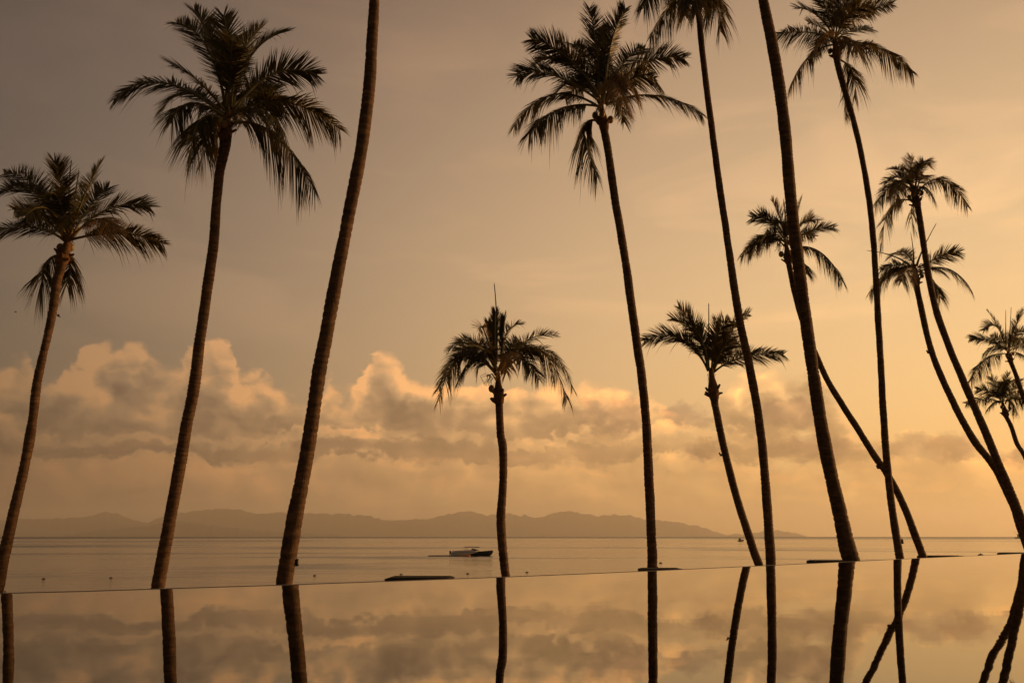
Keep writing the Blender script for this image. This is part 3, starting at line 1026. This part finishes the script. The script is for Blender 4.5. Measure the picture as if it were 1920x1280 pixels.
def build_boat():
    q = sea_point(885, 1041.5)
    root = empty('motor_boat', q)
    root.rotation_euler.z = math.radians(-9)
    tag(root, 'low motor boat with flat sunshade top moored left of the shortest palm', 'boat')
    k = (q - EYE).length / F                             # metres per picture point here
    L = 78 * k
    st = [(-L * 0.5, 0.9, 0.62, -0.25), (-L * 0.3, 1.15, 0.66, -0.3), (0, 1.2, 0.80, -0.3), (L * 0.25, 1.0, 0.98, -0.25), (L * 0.4, 0.6, 1.10, -0.1), (L * 0.47, 0.25, 1.16, 0.35), (L * 0.5, 0.03, 1.18, 0.9)]
    v, f = lathe_hull(st)
    hull = obj('hull', v, f, M_NAVY, root)
    mb = MB()
    for s in (-1, 1):
        mb.tube([(a, s * (b + 0.02), z + 0.02) for a, b, z, _ in st], 0.045, 5)
    mb.build('rub_rail', M_WOOD, hull)
    mb = MB()
    mb.add([(-L * .46, -.8, .66), (-L * .46, .8, .66), (L * .1, .95, .86), (L * .1, -.95, .86), (-L * .46, -.75, 1.08), (-L * .46, .75, 1.08), (L * .06, .85, 1.34), (L * .06, -.85, 1.34)],
           [(0, 1, 2, 3), (7, 6, 5, 4), (0, 4, 5, 1), (1, 5, 6, 2), (2, 6, 7, 3), (3, 7, 4, 0)])
    mb.build('cockpit', M_WHITE, root)
    for s in (-1, 1):                                    # pale topsides on the after half of the dark hull
        mb = MB()
        mb.add([(-L * .497, s * 0.93, .12), (-L * .3, s * 1.19, .10), (L * .0, s * 1.25, .42), (L * .16, s * 1.16, .86), (-L * .497, s * 0.93, .66), (-L * .3, s * 1.19, .70), (L * .0, s * 1.25, .84), (L * .16, s * 1.16, .96),
                (-L * .497, s * 0.80, .12), (-L * .3, s * 1.0, .10), (L * .0, s * 1.05, .42), (L * .16, s * 1.0, .86)],
               [(0, 1, 5, 4), (1, 2, 6, 5), (2, 3, 7, 6), (0, 8, 9, 1), (1, 9, 10, 2), (2, 10, 11, 3)])
        mb.build('topside', M_WHITE, hull)
    mb = MB()
    mb.add([(L * .02, -.8, 1.1), (L * .02, .8, 1.1), (L * .2, .45, 1.1), (L * .2, -.45, 1.1), (L * .0, -.7, 1.62), (L * .0, .7, 1.62), (L * .05, .55, 1.62), (L * .05, -.55, 1.62)],
           [(0, 4, 7, 3), (3, 7, 6, 2), (2, 6, 5, 1), (4, 5, 6, 7), (0, 1, 5, 4)])
    mb.build('windscreen', M_GLASS, root)
    mb = MB()
    n = 9
    for i in range(n):
        s = i / (n - 1)
        x = -L * 0.17 + L * 0.36 * s
        z = 1.82 + 0.08 * math.sin(math.pi * s)
        mb.v += [Vector((x, -0.95, z)), Vector((x, 0.95, z)), Vector((x, 0.95, z + 0.14)), Vector((x, -0.95, z + 0.14))]
    for i in range(n - 1):
        for j in range(4):
            a, b = i * 4 + j, i * 4 + (j + 1) % 4
            mb.f.append((a, b, b + 4, a + 4))
    mb.f += [(0, 1, 2, 3), ((n - 1) * 4 + 3, (n - 1) * 4 + 2, (n - 1) * 4 + 1, (n - 1) * 4)]
    top = mb.build('sunshade', M_BLACK, root)
    for x in (-L * 0.14, L * 0.10):
        for s in (-0.85, 0.85):
            m2 = MB()
            m2.tube([(x + 0.1, s, 0.9), (x, s, 1.86)], 0.03, 6)
            m2.build('post', M_BLACK, top)
    mb = MB()
    mb.box((-L * 0.52, 0, 0.75), (0.35, 0.42, 0.75))
    mb.box((-L * 0.535, 0, 0.2), (0.14, 0.14, 0.9))
    mb.build('outboard_motor', M_BLACK, root)


def build_raft():
    q = sea_point(851, 1041.8)
    root = empty('floating_pontoon', q)
    root.rotation_euler.z = math.radians(-4)
    tag(root, 'thin floating wooden pontoon with an orange end reaching left from the moored boat', 'pontoon')
    k = (q - EYE).length / F
    L = 56 * k
    n = 14
    for i in range(n):
        mb = MB()
        mb.box((-L * 0.76 + L * (i + 0.5) / n, -2.6, 0.17), (L / n - 0.05, 1.2, 0.07))
        mb.build('plank', M_WOOD, root)
    for s in (-0.5, 0.5):
        mb = MB()
        mb.tube([(-L * 0.78, -2.6 + s, 0.02), (L * 0.24, -2.6 + s, 0.02)], 0.13, 8)
        mb.build('float_tube', M_BLACK, root)
    mb = MB()
    mb.tube([(L * 0.245, -3.0, 0.1), (L * 0.27, -3.0, 0.12), (L * 0.56, -3.0, 0.12), (L * 0.59, -3.0, 0.1)], [0.1, 0.24, 0.24, 0.1], 10)
    mb.build('end_float', M_ORANGE, root, smooth=True)


def far_boat(px, py, wpx, label, mirror=1):
    q = sea_point(px, py)
    root = empty('fishing_boat', q)
    root.rotation_euler.z = math.radians(-50)
    tag(root, label, 'boat')
    k = (q - EYE).length / F
    s = wpx * k / 6.0
    v, f = lathe_hull([(-4 * s, 0.9 * s, 1.0 * s, -0.3), (-2 * s, 1.3 * s, 0.9 * s, -0.3), (1 * s, 1.2 * s, 1.1 * s, -0.3), (3 * s, 0.6 * s, 1.6 * s, 0.1), (4.2 * s, 0.05 * s, 2.2 * s, 1.2 * s)])
    obj('hull', v, f, M_NAVY, root)
    mb = MB()
    mb.box((-0.8 * s, 0, 2.0 * s), (2.6 * s, 1.7 * s, 2.0 * s))
    cab = mb.build('cabin', M_WOOD, root)
    mb = MB()
    mb.box((-0.9 * s, 0, 3.1 * s), (3.6 * s, 2.1 * s, 0.2 * s))
    mb.build('cabin_roof', M_TAN, cab)
    mb = MB()
    mb.tube([(0.3 * s, 0, 3.2 * s), (0.3 * s, 0, 5.4 * s)], [0.1 * s, 0.05 * s], 5)
    mb.build('mast', M_WOOD, root)
    mb = MB()
    mb.tube([(0.3 * s, 0, 3.6 * s), (-2 * s, -6.5 * s, 4.6 * s)], [0.08 * s, 0.04 * s], 5)
    mb.build('boom', M_WOOD, root)


def buoy(px, py, label, size=0.15):
    q = sea_point(px, py)
    mb = MB()
    prof = [(-0.5, 0.6), (-0.3, 1.1), (0.05, 1.4), (0.35, 1.25), (0.6, 0.8), (0.75, 0.35), (0.85, 0.14)]
    mb.tube([(0, 0, h * size) for h, _ in prof], [r * size for _, r in prof], 9)
    o = mb.build('mooring_buoy', M_WOOD, smooth=True)
    o.location = q
    tag(o, label, 'buoy', 'buoys in a line off the beach')
    mb = MB()
    mb.tube([(0, 0, 0.8 * size), (0, 0, 1.3 * size)], 0.07 * size, 5)
    mb.build('ring_post', M_BLACK, o)


build_boat()
build_raft()
far_boat(1389, 1014.0, 9.5, 'tiny fishing boat with a cabin far out under the right end of the hills')
far_boat(1914, 1008.5, 13, 'dark fishing boat half cut by the right edge, on the horizon')
buoy(82, 1085, 'small buoy on the sea nearest the leftmost palm')
buoy(208, 1083.5, 'small buoy on the sea between the two leftmost trunks')
buoy(590, 1079, 'small buoy on the sea just right of the thick leaning trunk')
buoy(752, 1077, 'small buoy on the sea above the longest dark flat roof')
buoy(877, 1075.5, 'small buoy on the sea straight below the moored boat')
buoy(988, 1073, 'small buoy on the sea just right of the shortest palm')
buoy(1239, 1055.5, 'small buoy on the sea beside the wide crowned palm trunk', 0.22)
buoy(1839, 1040.5, 'small buoy on the sea at the right, over the pool edge', 0.45)


# ------------------------------------------------------------------ along the pool rim
def edge_at(px):
    for i in range(len(EDGE_PX) - 1):
        (xa, ya), (xb, yb) = EDGE_PX[i], EDGE_PX[i + 1]
        if xa <= px <= xb:
            return on_plane(px, ya + (yb - ya) * (px - xa) / (xb - xa), 0.0)
    return EDGE[-1]


def sunshade(pa, pb, top_a, dist, label, depth=1.3):
    """flat dark roof on four posts standing on the beach; only its roof shows past the pool edge"""
    a = at(pa, top_a, dist)
    L = at(pb, top_a, dist).x - a.x
    gz = beach_z(a.x, a.y)
    root = empty('beach_sunshade', (a.x, a.y, gz))
    tag(root, label, 'sunshade', 'dark sunshade roofs below the pool edge')
    H = a.z - gz
    mb = MB()
    th = 0.10
    W = depth
    c = 0.10
    # low tray-like roof: flat top with chamfered rim
    mb.add([(0, 0, H - th - 0.03), (L, 0, H - th - 0.03), (L, W, H - th - 0.03), (0, W, H - th - 0.03), (0, 0, H - 0.03), (L, 0, H - 0.03), (L, W, H - 0.03), (0, W, H - 0.03),
            (c, c, H), (L - c, c, H), (L - c, W - c, H), (c, W - c, H)],
           [(3, 2, 1, 0), (0, 1, 5, 4), (1, 2, 6, 5), (2, 3, 7, 6), (3, 0, 4, 7), (4, 5, 9, 8), (5, 6, 10, 9), (6, 7, 11, 10), (7, 4, 8, 11), (8, 9, 10, 11)])
    mb.build('roof', M_ROOF, root)
    for x in (0.12, L - 0.12):
        for y in (0.12, W - 0.12):
            m2 = MB()
            m2.box((x, y, (H - th - 0.03 - 0.3) / 2), (0.09, 0.09, H - th - 0.03 + 0.3))
            m2.build('post', M_WOOD, root)
    for y in (0.12, W - 0.12):
        m2 = MB()
        m2.box((L / 2, y, H - th - 0.09), (L - 0.34, 0.06, 0.10))
        m2.build('beam', M_WOOD, root)


sunshade(721, 846, 1082.5, 23.5, 'longest dark flat roof just above the pool edge, left of the shortest palm')
sunshade(1206, 1286, 1066.0, 30.0, 'thin dark flat roof crossing the foot of the wide crowned palm')
sunshade(1531, 1612, 1050.5, 38.0, 'dark flat roof at the pool edge just left of the thickest trunk')
sunshade(1741, 1812, 1041.5, 45.0, 'dark flat roof at the pool edge right of the slanting palm foot')
sunshade(1893, 1990, 1036.0, 50.0, 'dark flat roof at the pool edge cut by the right side of the picture')


def spotlight(px, py, dist, hpx, wpx, label):
    q = at(px, py, dist)
    k = (q - EYE).length / F
    h, w = hpx * k, wpx * k
    root = empty('garden_spotlight', q)
    tag(root, label, 'spotlight')
    mb = MB()
    mb.tube([(0, 0, -h * 0.5), (0, 0, -h * 0.42), (0, 0, h * 0.28), (0, 0, h * 0.36)], [w * 0.42, w * 0.5, w * 0.46, w * 0.3], 10)
    mb.build('housing', M_BLACK, root, smooth=True)
    mb = MB()
    mb.tube([(0, 0, h * 0.3), (-w * 0.35, 0, h * 0.62), (-w * 1.0, 0, h * 0.55)], w * 0.12, 6)
    mb.build('bracket', M_BLACK, root)


spotlight(557, 1053, 18.0, 15, 7, 'small black spotlight strapped to the thick leaning trunk above the pool edge')
spotlight(1692, 1014, 40.0, 9, 4.5, 'small black spotlight strapped low on the trunk of the golden flowered palm')
spotlight(1233, 1064, 33.0, 5, 3.5, 'tiny dark fitting at the foot of the wide crowned palm')


def weed(px, py, dist, hpx, label, seed, n):
    rnd = random.Random(seed)
    q = at(px, py, dist)
    gz = beach_z(q.x, q.y)
    root = empty('beach_shrub', (q.x, q.y, gz))
    tag(root, label, 'shrub')
    H = q.z - gz
    k = (q - EYE).length / F * hpx
    mb = MB()
    mb.tube([(0, 0, -0.2), (0.03, 0.02, H * 0.5), (0, 0, H - k)], [0.03, 0.022, 0.012], 6)
    mb.build('stem', M_WOOD, root)
    for i in range(n):
        a = rnd.uniform(0, 6.28)
        z = H - k * rnd.uniform(0.8, 5)
        d = Vector((math.cos(a), math.sin(a), 0))
        L = k * rnd.uniform(0.8, 1.3)
        up = rnd.uniform(0.2, 1.0)
        s = d.cross(Vector((0, 0, 1))) * L * 0.2
        p0 = Vector((0, 0, z))
        p1 = p0 + d * L * 0.5 + Vector((0, 0, L * 0.5 * up))
        p2 = p0 + d * L + Vector((0, 0, L * 0.7 * up))
        obj('leaf', [p0, p1 + s, p1 - s + Vector((0, 0, 0.004)), p2, p1 + Vector((0, 0, -L * 0.06))], [(0, 4, 1), (0, 2, 4), (4, 3, 1), (4, 2, 3)], M_LEAF2, root)


weed(9, 1104, 15.0, 7, 'scrubby shrub tips showing over the pool edge in the lower left corner', 3, 16)
weed(21, 1105, 15.6, 6, 'round leafy shrub top over the pool edge beside the leftmost palm', 8, 16)
weed(1794, 1036.5, 44.0, 5, 'small dark shrub top over the pool edge beside the dark flat roof at right', 5, 18)


def bird(px, py, dist, wpx, label, ang):
    q = at(px, py, dist)
    k = (q - EYE).length / F * wpx
    root = empty('bird', q)
    root.rotation_euler = (0.2, ang, 0.5)
    tag(root, label, 'bird', 'birds in flight')
    mb = MB()
    mb.tube([(-0.5 * k, 0, 0), (-0.3 * k, 0, 0.02 * k), (0, 0, 0.03 * k), (0.28 * k, 0, 0.03 * k), (0.42 * k, 0, 0.04 * k), (0.52 * k, 0, 0.02 * k)], [0.03 * k, 0.06 * k, 0.11 * k, 0.1 * k, 0.07 * k, 0.01 * k], 7)
    mb.build('body', M_BIRD, root, smooth=True)
    for s in (-1, 1):
        mb = MB()
        pts = [(0.18, 0.06, 0.04), (-0.12, 0.06, 0.04), (0.22, 0.36, 0.26), (-0.12, 0.34, 0.24), (-0.1, 0.78, 0.34)]
        vv = [Vector((a * k, s * b * k, c * k)) for a, b, c in pts]
        mb.add(vv + [p + Vector((0, 0, -0.02 * k)) for p in vv], [(0, 1, 3, 2), (2, 3, 4), (5, 7, 8, 6), (7, 9, 8), (0, 2, 7, 5), (2, 4, 9, 7), (1, 6, 8, 3), (3, 8, 9, 4)])
        mb.build('wing', M_BIRD, root)


bird(108, 592, 40.0, 10, 'bird with spread wings just right of the leftmost palm trunk', 0.5)
bird(29, 585, 70.0, 5, 'tiny bird in the sky left of the leftmost palm trunk', -0.2)


def trunk_nub(key, px, py, dist, sx):
    root = PALMS[key]
    q = at(px, py, dist) - root.location
    k = dist / F
    mb = MB()
    mb.tube([q, q + Vector((sx * 4 * k, 0, -1 * k)), q + Vector((sx * 6.5 * k, 0, 4 * k))], [3 * k, 2.2 * k, 1.2 * k], 6)
    mb.build('bark_knob', M_TRUNK, root, smooth=True)


trunk_nub('F', 1355, 852, 45.0, -1)
trunk_nub('L', 1744, 660, 41.0, -1)
trunk_nub('I', 1650, 876, 42.0, -1)
